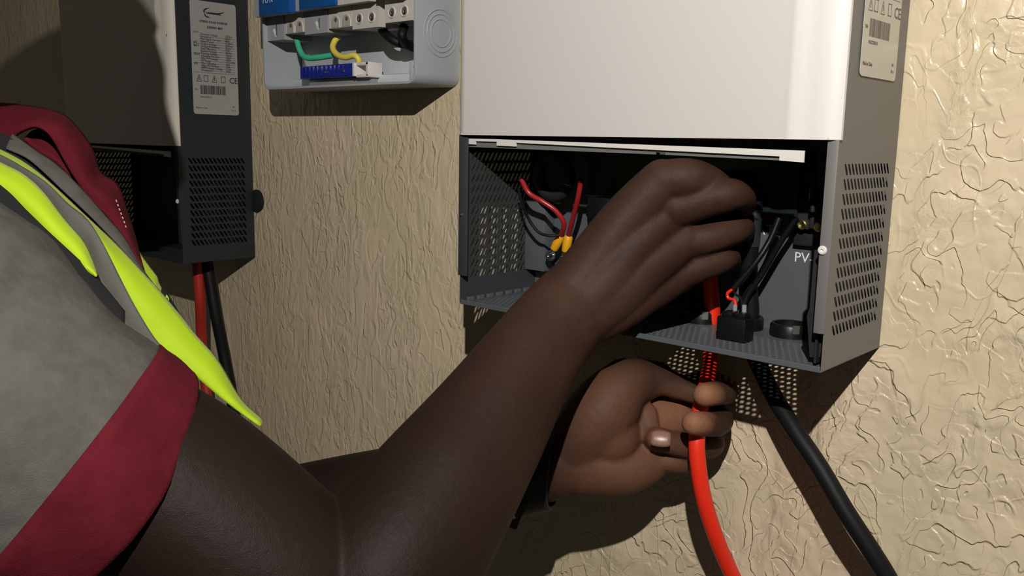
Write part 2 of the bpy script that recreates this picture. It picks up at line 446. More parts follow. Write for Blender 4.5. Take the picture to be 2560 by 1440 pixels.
    T('Made in China', .0031, .05, zb+.0062, sx=.8); T('V1.4', .0026, .84, zb+.0045); T('06', .0026, .86, zb+.0085)
    return lab

def make_inverter(X0, Z0, label, outer, inner, cover_m, film, ink, logo_ink, detail=True):
    far = M['inner_shade'] if detail else inner
    W, D, H = .30, .0945, .43
    t = thing('inverter', (X0-W/2, -.002, Z0), label, 'inverter')
    fx = lambda x, y, z: (X0+x, y, Z0+z)
    # chassis parts
    hu = [-.0805+.0051*k for k in range(14)]; hv = [.0225+.00858*k for k in range(12)]
    for side, X, sl in (('right', 0, -.62), ('left', -W, .62)):
        mb = MB(); perf(mb, lambda u, v: fx(X, u, v), -D, -.001, 0, H, hu, hv, .0031, .0070, sl)
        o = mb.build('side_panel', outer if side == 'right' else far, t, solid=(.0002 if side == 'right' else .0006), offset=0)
        tag(o, ('right' if side == 'right' else 'left') + ' side panel with slanted vent slots')
        # front return flange, ending above the bottom
        mb = MB(); x0, x1 = (-.0058, .0008) if side == 'right' else (-W-.0012, -W+.0085)
        mb.box(fx(x0, -D-.0016, .0225), fx(x1, -D+.0002, .134), .0006)
        mb.build('front_flange', outer if side == 'right' else far, t, smooth=True)
        mb = MB(); screw(mb, fx((x0+x1)/2-.0012, -D-.0016, .0712), (0, -1, 0), .0027 if side == 'right' else .0012)
        mb.build('screw', M['white'] if side == 'right' else M['dullsteel'], t, smooth=True)
    mb = MB(); mb.box(fx(-W+.001, -.003, .0), fx(-.001, -.001, H)); mb.build('back_panel', inner, t)
    mb = MB(); mb.box(fx(-W, -D, H-.001), fx(0, -.001, H)); mb.build('top_panel', outer, t)
    # bottom with round perforation
    mb = MB()
    hu2 = [-.2885+.0046*k for k in range(60)]; hv2 = [-.0865+.0044*k for k in range(12)]
    perf(mb, lambda u, v: fx(u, v, 0), -W, 0, -D, -.001, hu2, hv2, .0032, .0034, 0, True)
    o = mb.build('bottom_panel', inner, t, solid=.0012, offset=0); tag(o, 'finely perforated bottom panel')
    mb = MB(); mb.box(fx(-W+.001, -D-.0006, -.0008), fx(-.0005, -D+.0008, .0028), .0004); mb.build('bottom_lip', inner, t)
    # cover
    zb = .1335
    prof = [(-W-.002, -.0925), (-W-.0015, -.0945), (-W+.002, -.0975), (-W+.008, -.0992), (-.034, -.0992), (-.029, -.1012), (-.0255, -.1015), (-.021, -.1000), (-.014, -.0996), (-.008, -.0993), (-.003, -.0978), (.0002, -.0960), (.0014, -.0950), (.0014, -.0925)]
    inn = [(x*(1 if abs(x) > .1 else 1)+(.0012 if x < -.15 else -.0012), y+.0012) for x, y in prof][::-1]
    mb = MB(); mb.prism([fx(x, y, zb) for x, y in prof] + [fx(x, y, zb) for x, y in inn], (0, 0, H+.004-zb))
    cv = mb.build('front_cover', cover_m, t, smooth=True)
    mb = MB(); mb.box(fx(-W+.004, -.0985, zb+.0004), fx(-.004, -.0900, zb+.0016)); mb.build('cover_return', cover_m, t)
    mb = MB(); mb.box(fx(-W-.0018, -.0995, H+.003), fx(.0014, -.090, H+.0055), .001); mb.build('cover_top', cover_m, t)
    if not detail:
        mb = MB(); mb.lathe(fx(-.0085, -.0988, .2546), (0, -1, 0), [(.0019, 0), (.0019, .0004), (0, .0004)], 16); mb.build('cover_screw', M['blackm'], t)
    # white lip with tabs
    y0 = -.0945
    pts = [(-.2925, .1312), (-.0195, .1272), (-.0195, .1205), (-.0345, .1212), (-.0345, .1236), (-.2425, .1284), (-.2425, .1256), (-.262, .1260), (-.262, .1289), (-.2845, .1290), (-.2845, .1264), (-.2925, .1266)]
    mb = MB(); mb.prism([fx(x, y0, z) for x, z in pts][::-1], (0, .0012, 0)); mb.build('lower_lip', cover_m, t)
    pts = [(-.288, .1300), (-.034, .1262), (-.034, .1212), (-.114, .1226), (-.114, .1240), (-.1215, .1241), (-.1215, .1227), (-.297, .1245), (-.2985, .1300)]
    mb = MB(); mb.prism([fx(x, y0+.002, z) for x, z in pts][::-1], (0, .0012, 0)); mb.build('lip_bracket', M['paint'] if detail else inner, t)
    mb = MB(); mb.box(fx(-.118, y0+.0018, .1228), fx(-.1145, y0+.0034, .1238)); mb.build('slot_edge', inner, t)
    rating_label(t, X0+.0005, Z0, film, ink, logo_ink)
    return t, fx

inv, F = make_inverter(0, 0, 'large grey inverter with white front cover and open wiring bay, right of the distribution box', M['paint'], M['inner'], M['white'], M['label'], M['ink'], M['ink'])
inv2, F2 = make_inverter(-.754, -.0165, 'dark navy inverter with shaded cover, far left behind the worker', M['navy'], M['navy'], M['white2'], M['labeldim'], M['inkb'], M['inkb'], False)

# wiring bay of the near inverter ------------------------------------------------
def gland(parent, x, y, r, fxn=F):
    mb = MB(); mb.lathe(fxn(x, y, -.004), (0, 0, 1), [(r*.72, 0), (r*1.15, 0), (r*1.15, .003), (r, .004), (r, .012), (r*.92, .0135), (r*.80, .0135), (r*.78, .002), (r*.72, 0)], 26)
    o = mb.build('cable_gland', M['black'], parent, smooth=True)
    for k in range(5):
        a = 2*math.pi*(k+.35)/5-1.3
        mb = MB()
        if k in (0, 2):
            c = Vector(fxn(x, y, .0045)) + Vector((math.cos(a), math.sin(a), 0))*r*1.0
            d = Vector((-math.sin(a), math.cos(a), 0)); n = Vector((math.cos(a), math.sin(a), 0))
            mb.prism([c-d*.0022-n*.0002, c+d*.0022-n*.0002, c+d*.0022+n*.0006, c-d*.0022+n*.0006], (0, 0, .0058))
            mb.build('clip_window', M['dullsteel'], o)
    return o
gland(inv, -.1235, -.018, .0125); gland(inv, -.0900, -.016, .0135); gland(inv, -.0555, -.016, .0135)
gland(inv, -.258, -.032, .0125)
# back plate details
p1, p2 = at(1343, 540, -.012), at(1366, 690, -.012)
mb = MB(); mb.box((p1.x-.016, -.016, .020), (p2.x, -.003, .084), .0006); mb.build('bracket', M['inner'], inv, smooth=True)
mb = MB(); mb.box(F(-.232, -.020, .079), F(-.055, -.018, .126)); mb.build('circuit_board', M['pcb'], inv)
for (x, z, wx, hz, dy) in ((-.206, .078, .020, .020, .020), (-.182, .080, .016, .017, .018), (-.150, .098, .022, .018, .022), (-.100, .102, .018, .020, .016), (-.175, .042, .036, .064, .012), (-.140, .040, .020, .060, .006)):
    mb = MB(); mb.box(F(x-wx/2, -.020-dy, z-hz/2), F(x+wx/2, -.019, z+hz/2), .001); mb.build('relay', M['black'], inv, smooth=True)
mb = MB()
a0 = at(1385, 440, -.030)
bm = bmesh.new()
mbt = MB(); pts = [a0+Vector((math.cos(2*math.pi*k/24)*.016, -.0, math.sin(2*math.pi*k/24)*.016)) for k in range(25)]
mbt.tube(pts, .0050, 12, 2); mbt.build('toroid_coil', M['blackm'], inv, smooth=True)
# side fold tabs
mb = MB()
for k in range(7):
    y = -.088+.0115*k
    mb.box(F(-.2992, y, .0006), F(-.2966, y+.007, .0040), .0005)
mb.build('fold_tab', M['inner'], inv)
# terminal block, upper right
mb = MB()
c0, c1 = at(1981, 612, -.010), at(2070, 540, -.010)
mb.box((c0.x, -.0095, c0.z), (c1.x, -.003, c0.z+.0150), .0008)
mb.prism([Vector((c0.x+.0035, -.0155, c0.z+.012)), Vector((c0.x+.030, -.0155, c0.z+.012)), Vector((c0.x+.030, -.0155, c0.z+.036)), Vector((c0.x+.0105, -.0155, c0.z+.036)), Vector((c0.x+.0015, -.0155, c0.z+.024))][::-1], (0, .011, 0))
mb.box((c0.x+.014, -.018, c0.z+.013), (c0.x+.0170, -.008, c0.z+.040), .0005)
tb = mb.build('terminal_block', M['blackm'], inv, smooth=True)
for px, py in ((2005, 562), (2046, 568)):
    mb = MB(); p = at(px, py, -.0157); mb.lathe(p, (0, -1, 0), [(.0033, 0), (.0033, .0008), (.0026, .0014), (.0008, .0010), (0, .0006)], 16)
    s_ = mb.build('screw', M['brass'], tb, smooth=True)
mb = MB(); p = at(2033, 485, -.020); mb.lathe(p, (0, 0, 1), [(.0022, -.004), (.0026, -.003), (.0026, .003), (.0022, .004)], 16); o = mb.build('wire_collar', M['wyellow'], tb, smooth=True)
mb = MB(); mb.tube([at(2036, 380, -.03), at(2034, 430, -.036), at(2033, 485, -.024), at(2031, 530, -.024)], .0021, 10, 6); mb.build('terminal_lead', M['rubber'], tb, smooth=True)
# rubber edge strip inside right flange; its black outline takes in the shadow there
mb = MB(); a, b_ = at(2036, 640, -.086), at(2030, 890, -.086)
mb.prism([at(2036, 625, -.085), at(2060, 625, -.085), at(2056, 850, -.085), at(2050, 893, -.085), at(2024, 893, -.085), at(2017, 790, -.085), at(2024, 770, -.085)], (0, .004, 0))
mb.build('rubber_strip_and_shade', M['blackm'], inv)
mb = MB(); mb.box(F(-.0072, -.0885, .003), F(-.0058, -.006, .1205)); mb.build('added_light_baffle', M['blackm'], inv)  # added black sheet, keeps light out so the vent slots look dark
# printing on the back plate
text('lettering', 'BAT-', .0108, (-.0985, -.0032, .0672), (1, 0, 0), (0, 0, 1), inv, M['print'], sx=1.05)
text('lettering', 'PV-', .0098, (-.0620, -.0032, .0505), (1, 0, 0), (0, 0, 1), inv, M['print'])
text('lettering', 'BAT+', .0108, (-.1400, -.0032, .0672), (1, 0, 0), (0, 0, 1), inv, M['print'])

# ------------------------------------------------------------------ wires inside the bay
def ring_wire(name, pts, lugdir, label, r=.0021, ring=True):
    t = thing(name, pts[-1], label, 'wire', None)
    mb = MB(); mb.tube(pts, r, 12, 8); mb.build('insulation', M['wirered'], t, smooth=True)
    e = Vector(pts[-1]); d = Vector(lugdir).normalized()
    mb = MB(); mb.lathe(e-d*.001, d, [(.0030, 0), (.0038, .0015), (.0038, .010), (.0033, .0135), (.0025, .0135)], 16); mb.build('crimp_sleeve', M['yellow'], t, smooth=True)
    c = e+d*.0195
    mb = MB()
    mb.lathe(e+d*.012, d, [(.0022, 0), (.0022, .005), (.0012, .0052)], 12)
    n = Vector((0, -1, 0)); n = (n-d*n.dot(d)).normalized()
    mb.lathe(c-n*.0005, n, [(.0022, 0), (.0046, 0), (.0046, .001), (.0022, .001)], 20)
    mb.build('ring_terminal', M['steel'], t, smooth=True)
    mb = MB(); mb.lathe(c, n, [(.0036, .0005), (.0036, .002), (.0030, .0032), (.0007, .0034), (.0007, .0026), (0, .0026)], 18)
    mb.build('screw', M['steel'], t, smooth=True)
    return t
Yl = -.022
pA = [at(1303, 447, -.050), at(1322, 482, -.046), at(1355, 503, -.042), at(1390, 528, -.036), at(1410, 560, -.030), at(1401, 592, Yl)]
ring_wire('ground_wire', pA, at(1368, 655, Yl)-at(1401, 592, Yl), 'crimson wire curving down to a yellow-sleeved ring terminal on its bright screw')
pB = [at(1453, 450, -.050), at(1444, 500, -.045), at(1430, 555, -.035), at(1421, 592, Yl-.004)]
ring_wire('ground_wire', pB, at(1412, 640, Yl)-at(1421, 592, Yl), 'short straight crimson wire rising beside the wrist of the raised hand')
mb = MB(); mb.tube([at(1296, 470, -.050), at(1306, 510, -.046), at(1322, 548, -.040), at(1346, 580, -.036), at(1372, 589, -.033), at(1398, 588, -.028)], .0012, 10, 8)
tag(mb.build('signal_wire', M['rubber'], None, smooth=True), 'thin black wire looping behind the yellow ring terminals', 'wire')

# ------------------------------------------------------------------ battery cables
def cable(name, pts, r, m_, label, group=None, extras=None):
    t = thing(name, pts[-1], label, 'cable', group)
    mb = MB(); mb.tube(pts, r, 22, 10); mb.build('jacket', m_, t, smooth=True)
    if extras: extras(t)
    return t
RC = [at(1772, 640, -.022), at(1776, 700, -.020), at(1780, 800, -.018), Vector((-.1235, -.018, -.002)), at(1777, 895, -.026), at(1768, 950, -.040), sp(1753, 1010, .612), sp(1744, 1075, .602), sp(1743, 1140, .600), sp(1757, 1235, .604), sp(1785, 1330, .612), sp(1827, 1430, .624), sp(1900, 1570, .64), sp(2010, 1750, .66)]
cable('battery_cable', RC, .0056, M['red'], 'bright red battery cable held by the lower hand under the near inverter')
BC = [at(1885, 500, -.026), at(1880, 560, -.024), at(1873, 650, -.020), at(1873, 720, -.018), at(1876, 790, -.0165), Vector((-.0895, -.016, -.002)), at(1905, 930, -.024), at(1940, 1000, -.032), at(1990, 1080, -.040), at(2050, 1170, -.045), at(2115, 1280, -.047), at(2180, 1380, -.045), at(2228, 1460, -.042), at(2310, 1620, -.04)]
def bx(t):
    mb = MB(); mb.tube([at(1880, 545, -.0245), at(1876, 590, -.0225), at(1874, 612, -.0218)], .0069, 20, 6); mb.build('heat_shrink', mat('dark_grey_heat_shrink', (.028, .029, .031), .35), t, smooth=True)
    mb = MB(); mb.tube([at(1889, 520, -.026), at(1884, 548, -.0245)], .0050, 16, 4); mb.build('lug_barrel', M['dullsteel'], t, smooth=True)
cable('battery_cable', BC, .0060, M['rubber'], 'thick black battery cable curving out below the right side of the near inverter', None, bx)
zc = -.0165
cable('battery_cable', [at(494, 676, -.050)+Vector((0, 0, .018)), at(494, 676, -.050)+Vector((0, 0, .010)), at(496, 690, -.050), at(501, 760, -.048), at(505, 860, -.04), at(520, 1000, -.04), at(560, 1200, -.04), at(600, 1400, -.04)], .0066, M['reddk'], 'red cable hanging below the far left inverter behind the vest')
cable('battery_cable', [at(519, 672, -.040)+Vector((0, 0, .018)), at(519, 672, -.040)+Vector((0, 0, .010)), at(523, 690, -.040), at(540, 790, -.038), at(558, 880, -.032), at(577, 985, -.03), at(600, 1150, -.03), at(620, 1300, -.03)], .0068, M['rubber'], 'black cable hanging beside the red one below the far left inverter')
# sensor leads with a clear two-way plug
t = thing('sensor_lead', F(-.078, -.058, 0), 'thin black lead ending in a clear plug on the perforated floor of the near inverter', 'plug')
mb = MB(); mb.tube([at(1948, 545, -.030), at(1925, 600, -.034), at(1890, 655, -.040), at(1833, 722, -.046)], .0021, 12, 8); mb.build('sheath', M['black'], t, smooth=True)
mb = MB(); mb.tube([at(1833, 722, -.046), at(1819, 733, -.047), at(1821, 745, -.047), at(1836, 751, -.048), at(1840, 766, -.049)], .0011, 8, 8); o = mb.build('red_core', M['red'], t, smooth=True)
mb = MB(); mb.tube([at(1835, 722, -.046), at(1838, 735, -.045), at(1852, 746, -.045), at(1856, 775, -.047)], .0009, 8, 8); mb.build('black_core', M['black'], t, smooth=True)
for px in (1838, 1861):
    mb = MB(); a = at(px, 762, -.049); b_ = at(px-4, 842, -.052)
    mb.tube([a, a.lerp(b_, .4), b_], lambda u: .0016+.0022*min(1, max(0, (u-.3)*2)), 12, 6); mb.build('plug_contact', M['clear'], t, smooth=True)
c = at(1834, 862, -.0575)
mb = MB(); mb.box((c.x-.0105, -.0635, .0006), (c.x+.0105, -.050, .0165), .001)
mb.box((c.x-.0085, -.061, .0160), (c.x-.001, -.052, .0195), .0006); mb.box((c.x+.001, -.061, .0160), (c.x+.0085, -.052, .0195), .0006)
mb.build('plug_body', M['black'], t, smooth=True)
mb = MB(); mb.tube([at(1992, 545, -.028), at(1955, 600, -.028), at(1905, 685, -.028), at(1868, 740, -.030), at(1850, 800, -.034), at(1846, 850, -.040)], .0021, 12, 8)
tag(mb.build('sensor_wire', M['black'], None, smooth=True), 'black wire running diagonally from the terminal block behind the thick black cable', 'wire')

# ------------------------------------------------------------------ distribution box
BX0, BX1, BZ, BD = -.6405, -.3985, .178, .0545
db = thing('distribution_box', ((BX0+BX1)/2, -.002, BZ), 'light grey open distribution box hanging between the two inverters', 'junction box')
mb = MB()
H = .26; tk = .0026
def rrect(x0, x1, z0, z1, r, y, n=6):
    pts = []
    for cx, cz, a in ((x0+r, z0+r, 180), (x1-r, z0+r, 270), (x1-r, z1-r, 0), (x0+r, z1-r, 90)):
        for k in range(n):
            t_ = math.radians(a+90*k/(n-1)); pts.append(Vector((cx+r*math.cos(t_), y, cz+r*math.sin(t_))))
    return pts
rings = [rrect(BX0, BX1, BZ, BZ+H, .010, -.001), rrect(BX0, BX1, BZ, BZ+H, .010, -BD+.001), rrect(BX0+.0005, BX1-.0005, BZ+.0005, BZ+H-.0005, .0095, -BD), rrect(BX0+tk, BX1-tk, BZ+tk, BZ+H-tk, .008, -BD), rrect(BX0+tk, BX1-tk, BZ+tk, BZ+H-tk, .008, -.004)]
n = len(rings[0]); i0 = 0
for r_ in rings: mb.v += r_
for q in range(len(rings)-1):
    for k in range(n):
        j = (k+1) % n; mb.f.append((q*n+k, q*n+j, (q+1)*n+j, (q+1)*n+k))
mb.f.append(tuple(range(n))[::-1]); mb.f.append(tuple((len(rings)-1)*n+k for k in range(n)))
mb.build('shell', M['boxgrey'], db, smooth=True)
mb = MB(); mb.box((BX0+.004, -.0085, BZ+.004), (BX1-.003, -.0042, BZ+H-.004), .001); mb.build('back_plate', M['boxin'], db, smooth=True)
mb = MB(); mb.box((BX0+.010, -.026, BZ+.003), (BX1-.022, -.008, BZ+.013), .003); mb.build('lower_ledge', M['boxin'], db, smooth=True)
mb = MB(); mb.box((BX1-.0225, -.044, BZ+.003), (BX1-.0026, -.008, BZ+.022), .003); mb.build('corner_post', M['boxin'], db, smooth=True)
mb = MB(); p = Vector((BX1-.012, -.044, BZ+.016)); screw(mb, p, (0, -1, 0), .0018); mb.build('screw', M['dullsteel'], db, smooth=True)
mb = MB()
kc = Vector((BX1, -.0245, BZ+.046))
for rr in (.0205, .0165, .0120): 
    mb.lathe(kc, (1, 0, 0), [(rr+.0006, -.0002), (rr+.0006, .0004), (rr, .0007), (rr-.0006, .0004), (rr-.0006, -.0002)], 48)
mb.build('knockout_ring', M['boxgrey'], db, smooth=True)
mb = MB(); mb.box((BX0+.012, -.016, .262), (BX1-.008, -.012, .290)); mb.box((BX0+.012, -.012, .268), (BX1-.008, -.008, .284)); mb.build('mounting_rail', M['dullsteel'], db)

def bz(px, py, Y): return at(px, py, Y)
YF = -.050          # front face of the terminal part
YN = -.061          # nose
specs = [  # x0px, x1px, bottom y at left, kind, screws, nose colour
 (660, 711, 104, 'grey', 'slot', 'blue', 'grey-bodied breaker with blue switch plate, leftmost in the distribution box'),
 (713, 761, 85, 'white', 'scoop', None, 'off-white breaker base with two scooped terminals beside the leftmost grey one'),
 (762, 820, 87, 'grey', 'slot', 'blue', 'grey-bodied breaker with blue switch plate, second blue one from the left'),
 (822, 880, 72, 'white', 'scoop', None, 'off-white breaker with scooped terminals above the yellow wire'),
 (881, 948, 74, 'white', 'hole', None, 'wide off-white breaker with two round screw holes near the middle of the row'),
 (962, 1030, 58, 'white', 'hole', None, 'off-white breaker with two round screw holes, rightmost in the distribution box')]
ZT = .2475          # top of the lower terminal face
for k, (xa, xb, yb, kd, sc, nose, lab) in enumerate(specs):
    a = bz(xa, yb, YF); b_ = bz(xb, yb-(xb-xa)*.055, YF); z0 = a.z
    t = thing('circuit_breaker', ((a.x+b_.x)/2, -.016, z0), lab, 'breaker', 'breakers in the distribution box')
    m_ = M['brkgrey'] if kd == 'grey' else M['brkwhite']
    ZTk = ZT if k < 5 else ZT+.001
    # body in profile
    pr = [(-.016, z0+.001), (YF, z0), (YF, ZTk+.0055), (YN, ZTk+.0050), (YN, ZTk+.045), (YF, ZTk+.048), (YF, ZTk+.072), (-.016, ZTk+.072)]
    mb = MB(); mb.prism([Vector((a.x+.0002, y, z)) for y, z in pr], (b_.x-a.x-.0006, 0, 0)); mb.build('body', m_, t)
    wx = b_.x-a.x
    if sc == 'hole':
        for q in (.27, .73):
            c = Vector((a.x+wx*q, YF, (z0+ZTk)/2+.001)); rr = .0046
            mb = MB(); mb.lathe(c, (0, -1, 0), [(rr*.78, -.001), (rr*.78, .0003), (rr, .0009), (rr*1.12, .0004), (rr*1.18, -.0005)], 20); mb.build('terminal_rim', m_, t, smooth=True)
            mb = MB(); mb.lathe(c+Vector((0, -.0002, 0)), (0, -1, 0), [(rr*.78, -.0005), (rr*.78, .0001), (0, .0001)], 16); o = mb.build('terminal_recess', M['ink'], t)
            mb = MB(); screw(mb, c+Vector((.0004, -.0003, -.0006)), (0, -1, 0), rr*.55, .001); mb.build('terminal_screw', M['steel'], t, smooth=True)
    elif sc == 'scoop':
        for q in (.28, .75):
            cx = a.x+wx*q; zc_ = z0
            mb = MB(); n_ = 10; hh = (ZTk-z0)*.86; rw = wx*.19
            P = [Vector((cx-rw, YF-.0004, zc_+.0005)), Vector((cx+rw, YF-.0004, zc_+.0005))] + [Vector((cx+rw*math.cos(math.pi*i/n_), YF-.0004, zc_+hh-rw+rw*math.sin(math.pi*i/n_))) for i in range(n_+1)]
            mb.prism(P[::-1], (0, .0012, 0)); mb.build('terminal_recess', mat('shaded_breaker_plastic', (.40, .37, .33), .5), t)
            mb = MB(); mb.tube([Vector((cx-rw, YF, zc_))] + [Vector((cx-rw*math.cos(math.pi*i/n_), YF, zc_+hh-rw+rw*math.sin(math.pi*i/n_))) for i in range(n_+1)] + [Vector((cx+rw, YF, zc_))], .0007, 8, 3); mb.build('terminal_rim', m_, t, smooth=True)
            mb = MB(); mb.lathe(Vector((cx+rw*.25, YF-.0005, zc_+hh*.66)), (0, -1, 0), [(.0020, 0), (.0020, .0003), (0, .0003)], 12); mb.build('terminal_screw', M['ink'], t)
    else:
        cx = a.x+wx*.62
        mb = MB(); mb.box((cx, YF-.0004, z0+.005), (cx+.0018, YF+.001, ZTk-.002)); mb.build('release_slot', M['ink'], t)
        mb = MB(); mb.prism([Vector((cx-.004, YF-.0003, z0+.003)), Vector((cx-.0005, YF-.0003, z0+.003)), Vector((cx-.0015, YF-.003, z0+.010)), Vector((cx-.003, YF-.003, z0+.010))], (0, .002, .002)); mb.build('release_tab', M['boxin'], t)
    if nose == 'blue':
        yb_ = -.068
        if k == 0: c0, c1 = at(646, 50, yb_), at(724, 24, yb_)
        else: c0, c1 = at(746, 32, yb_+.004), at(838, 8, yb_+.004)
        yb_ = c0.y; zq = (c0.z+c1.z)/2
        mb = MB(); mb.box((c0.x, yb_, zq), (c1.x, YN+.002, zq+.045), .002)
        sw = mb.build('switch_plate', M['blue'], t, smooth=True)
        if k == 0:
            text('lettering', 'I O N', .0075, (c0.x+.009, yb_-.0001, zq+.0125), (1, 0, 0), (0, 0, 1), sw, M['print'])
# blank spacer between the two groups
# earth bar with its wires
p = at(770, 185, -.032); q = at(903, 175, -.032)
t = thing('neutral_bar', ((p.x+q.x)/2, -.026, BZ+.012), 'dark blue terminal bar with white end bracket, low in the distribution box', 'terminal bar')
za = at(836, 200, -.036).z
mb = MB(); mb.box((p.x, -.042, za+.002), (q.x, -.022, za+.0145), .001); bar = mb.build('housing', M['barblue'], t, smooth=True)
mb = MB()
for k in range(12):
    x = p.x+.004+k*(q.x-p.x-.008)/12; mb.box((x, -.0435, za+.003), (x+.0012, -.0415, za+.0138))
mb.build('rib', M['barblue'], bar)
mb = MB()
for k in (.52, .86): 
    x = p.x+(q.x-p.x)*k; screw(mb, Vector((x, -.0425, za+.0075)), (0, -1, 0), .0016)
mb.build('screw', M['steel'], bar, smooth=True)
mb = MB(); xr = q.x
mb.box((xr, -.043, za+.002), (xr+.0035, -.022, za+.0150), .0005); mb.box((xr+.0035, -.041, za+.0120), (xr+.022, -.024, za+.0150), .0006); mb.box((xr+.018, -.041, za+.0015), (xr+.0225, -.024, za+.0150), .0006); mb.box((xr+.003, -.041, za+.0008), (xr+.022, -.024, za+.0035), .0006)
mb.build('end_bracket', M['white'], t, smooth=True)
mb = MB(); mb.box((p.x+.004, -.034, za-.006), (xr+.018, -.024, za+.002), .001); mb.build('foot', M['clear'], t, smooth=True)
mb = MB(); mb.tube([at(742, 98, -.036), at(747, 118, -.038), at(757, 138, -.040), at(772, 145, -.040), at(800, 143, -.038), at(832, 138, -.034)], .0030, 12, 8)
tag(mb.build('earth_wire', M['green'], None, smooth=True), 'green insulated wire bent under the breakers', 'wire')
mb = MB(); mb.tube([at(846, 92, -.030), at(836, 104, -.034), at(832, 120, -.038), at(842, 136, -.040), at(862, 143, -.040), at(885, 139, -.038), at(896, 148, -.036), at(898, 164, -.034)], .0030, 12, 8)
tag(mb.build('earth_wire', M['wyellow'], None, smooth=True), 'yellow insulated wire curling down to the blue terminal bar', 'wire')
for k, P in enumerate(([at(955, 76, -.03), at(975, 95, -.035), at(1000, 108, -.03), at(1030, 112, -.02)], [at(1010, 66, -.035), at(1005, 90, -.04), at(1015, 110, -.03), at(1034, 120, -.02)])):
    mb = MB(); mb.tube(P, .0042, 12, 8)
    tag(mb.build('supply_wire', M['rubber'], None, smooth=True), ('black wire sagging leftmost under the rightmost breaker', 'black wire dropping right of its twin beside the box wall')[k], 'wire')
# mounting ear of the far inverter
mb = MB(); c = at(640, 502, -.003); mb.lathe(c, (0, 1, 0), [(0, -.0005), (.0128, -.0005), (.0135, 0), (.0135, .0025), (0, .0025)], 24); mb.build('side_knob', M['trim'], inv2, smooth=True)

# ------------------------------------------------------------------ person
pr = thing('person', sp(-260, 1500, .62), 'person in grey tee and fluorescent yellow vest reaching both hands towards the near inverter', 'person')
SK = MB(); PALM = []
def sweep(pts, radii, flat=1.0, up=None, sub=10, seg=48, caps=True):
    """pts 3D, radii list; flat = thickness ratio along 'up'"""
    P = catmull([Vector(p) for p in pts], sub); R = catmull([Vector((r, 0, 0)) for r in radii], sub); R = [r.x for r in R]
    t0 = (P[0]-P[1]).normalized(); t1 = (P[-1]-P[-2]).normalized()
    if caps:
        pre = [(P[0]+t0*R[0]*math.sin(a), R[0]*math.cos(a)) for a in (1.45, 1.1, .75, .4)]
        post = [(P[-1]+t1*R[-1]*math.sin(a), R[-1]*math.cos(a)) for a in (.4, .75, 1.1, 1.45)]
        allp = [x[0] for x in pre]+P+[x[0] for x in post]; allr = [x[1] for x in pre]+R+[x[1] for x in post]
    else: allp, allr = P, R
    n = len(allp); i = len(SK.v); a = None
    for k in range(n):
        tg = (allp[min(k+1, n-1)]-allp[max(k-1, 0)]).normalized()
        if up is not None: a = (up-tg*up.dot(tg)).normalized()
        else: a = tg.orthogonal().normalized() if a is None else (a-tg*a.dot(tg)).normalized()
        b = tg.cross(a)
        for q in range(seg):
            th = 2*math.pi*q/seg; SK.v.append(allp[k]+(a*math.cos(th)*flat+b*math.sin(th))*allr[k])
    for k in range(n-1):
        for q in range(seg):
            j = (q+1) % seg; SK.f.append((i+k*seg+q, i+k*seg+j, i+(k+1)*seg+j, i+(k+1)*seg+q))
    SK.f.append(tuple(i+q for q in range(seg))[::-1]); SK.f.append(tuple(i+(n-1)*seg+q for q in range(seg)))
def ball(c, r):
    bm = bmesh.new(); bmesh.ops.create_icosphere(bm, subdivisions=3, radius=1)
    if not isinstance(r, (tuple, list, Vector)): r = (r, r, r)
    mtx = Matrix.Translation(Vector(c)) @ Matrix.Diagonal((*r, 1)); SK.add_bm(bm, mtx)
# near (right) arm
sweep([sp(-300, 800, .49), sp(70, 1072, .454), sp(400, 1220, .459), sp(700, 1452, .462), sp(860, 1590, .468)], [.056, .0545, .0530, .0495, .044])
sweep([sp(850, 1580, .465), sp(960, 1440, .475), sp(1090, 1250, .500), sp(1210, 1075, .528), sp(1320, 905, .555), sp(1405, 795, .574), sp(1480, 715, .586), sp(1560, 640, .594)], [.043, .0475, .0440, .0380, .0315, .0290, .0265, .020])
# far (left) arm
sweep([sp(120, 820, .78), sp(330, 1080, .76), sp(560, 1340, .72)], [.052, .048, .044])
sweep([sp(560, 1340, .72), sp(760, 1300, .70), sp(1000, 1245, .68), sp(1230, 1190, .655), sp(1370, 1160, .64), sp(1430, 1140, .637)], [.042, .0440, .040, .032, .0265, .0250])
V2 = (CAM-sp(1500, 1000, .6)).normalized()
# torso, neck, head (mostly outside the frame)
sweep([sp(-420, 620, .70), sp(-420, 1100, .72), sp(-420, 1900, .74)], [.135, .15, .15], .75, V2, seg=28)
sweep([sp(-420, 640, .68), sp(-120, 700, .56)], [.075, .07])
sweep([sp(-420, 640, .70), sp(0, 760, .80)], [.07, .06])
HC = sp(-305, -545, .45)
sweep([sp(-420, 560, .66), sp(-370, 60, .57), sp(-320, -260, .48)], [.060, .055, .050])
face_dir = Vector((.35, .90, -.25)).normalized(); fr = face_dir.cross(Vector((0, 0, 1))).normalized(); fu = fr.cross(face_dir)
HM = Matrix((fr, face_dir, fu)).transposed().to_4x4(); HM.translation = HC
def hball(x, y, z, rx, ry, rz):
    bm = bmesh.new(); bmesh.ops.create_icosphere(bm, subdivisions=3, radius=1); SK.add_bm(bm, HM @ Matrix.Translation((x, y, z)) @ Matrix.Diagonal((rx, ry, rz, 1)))
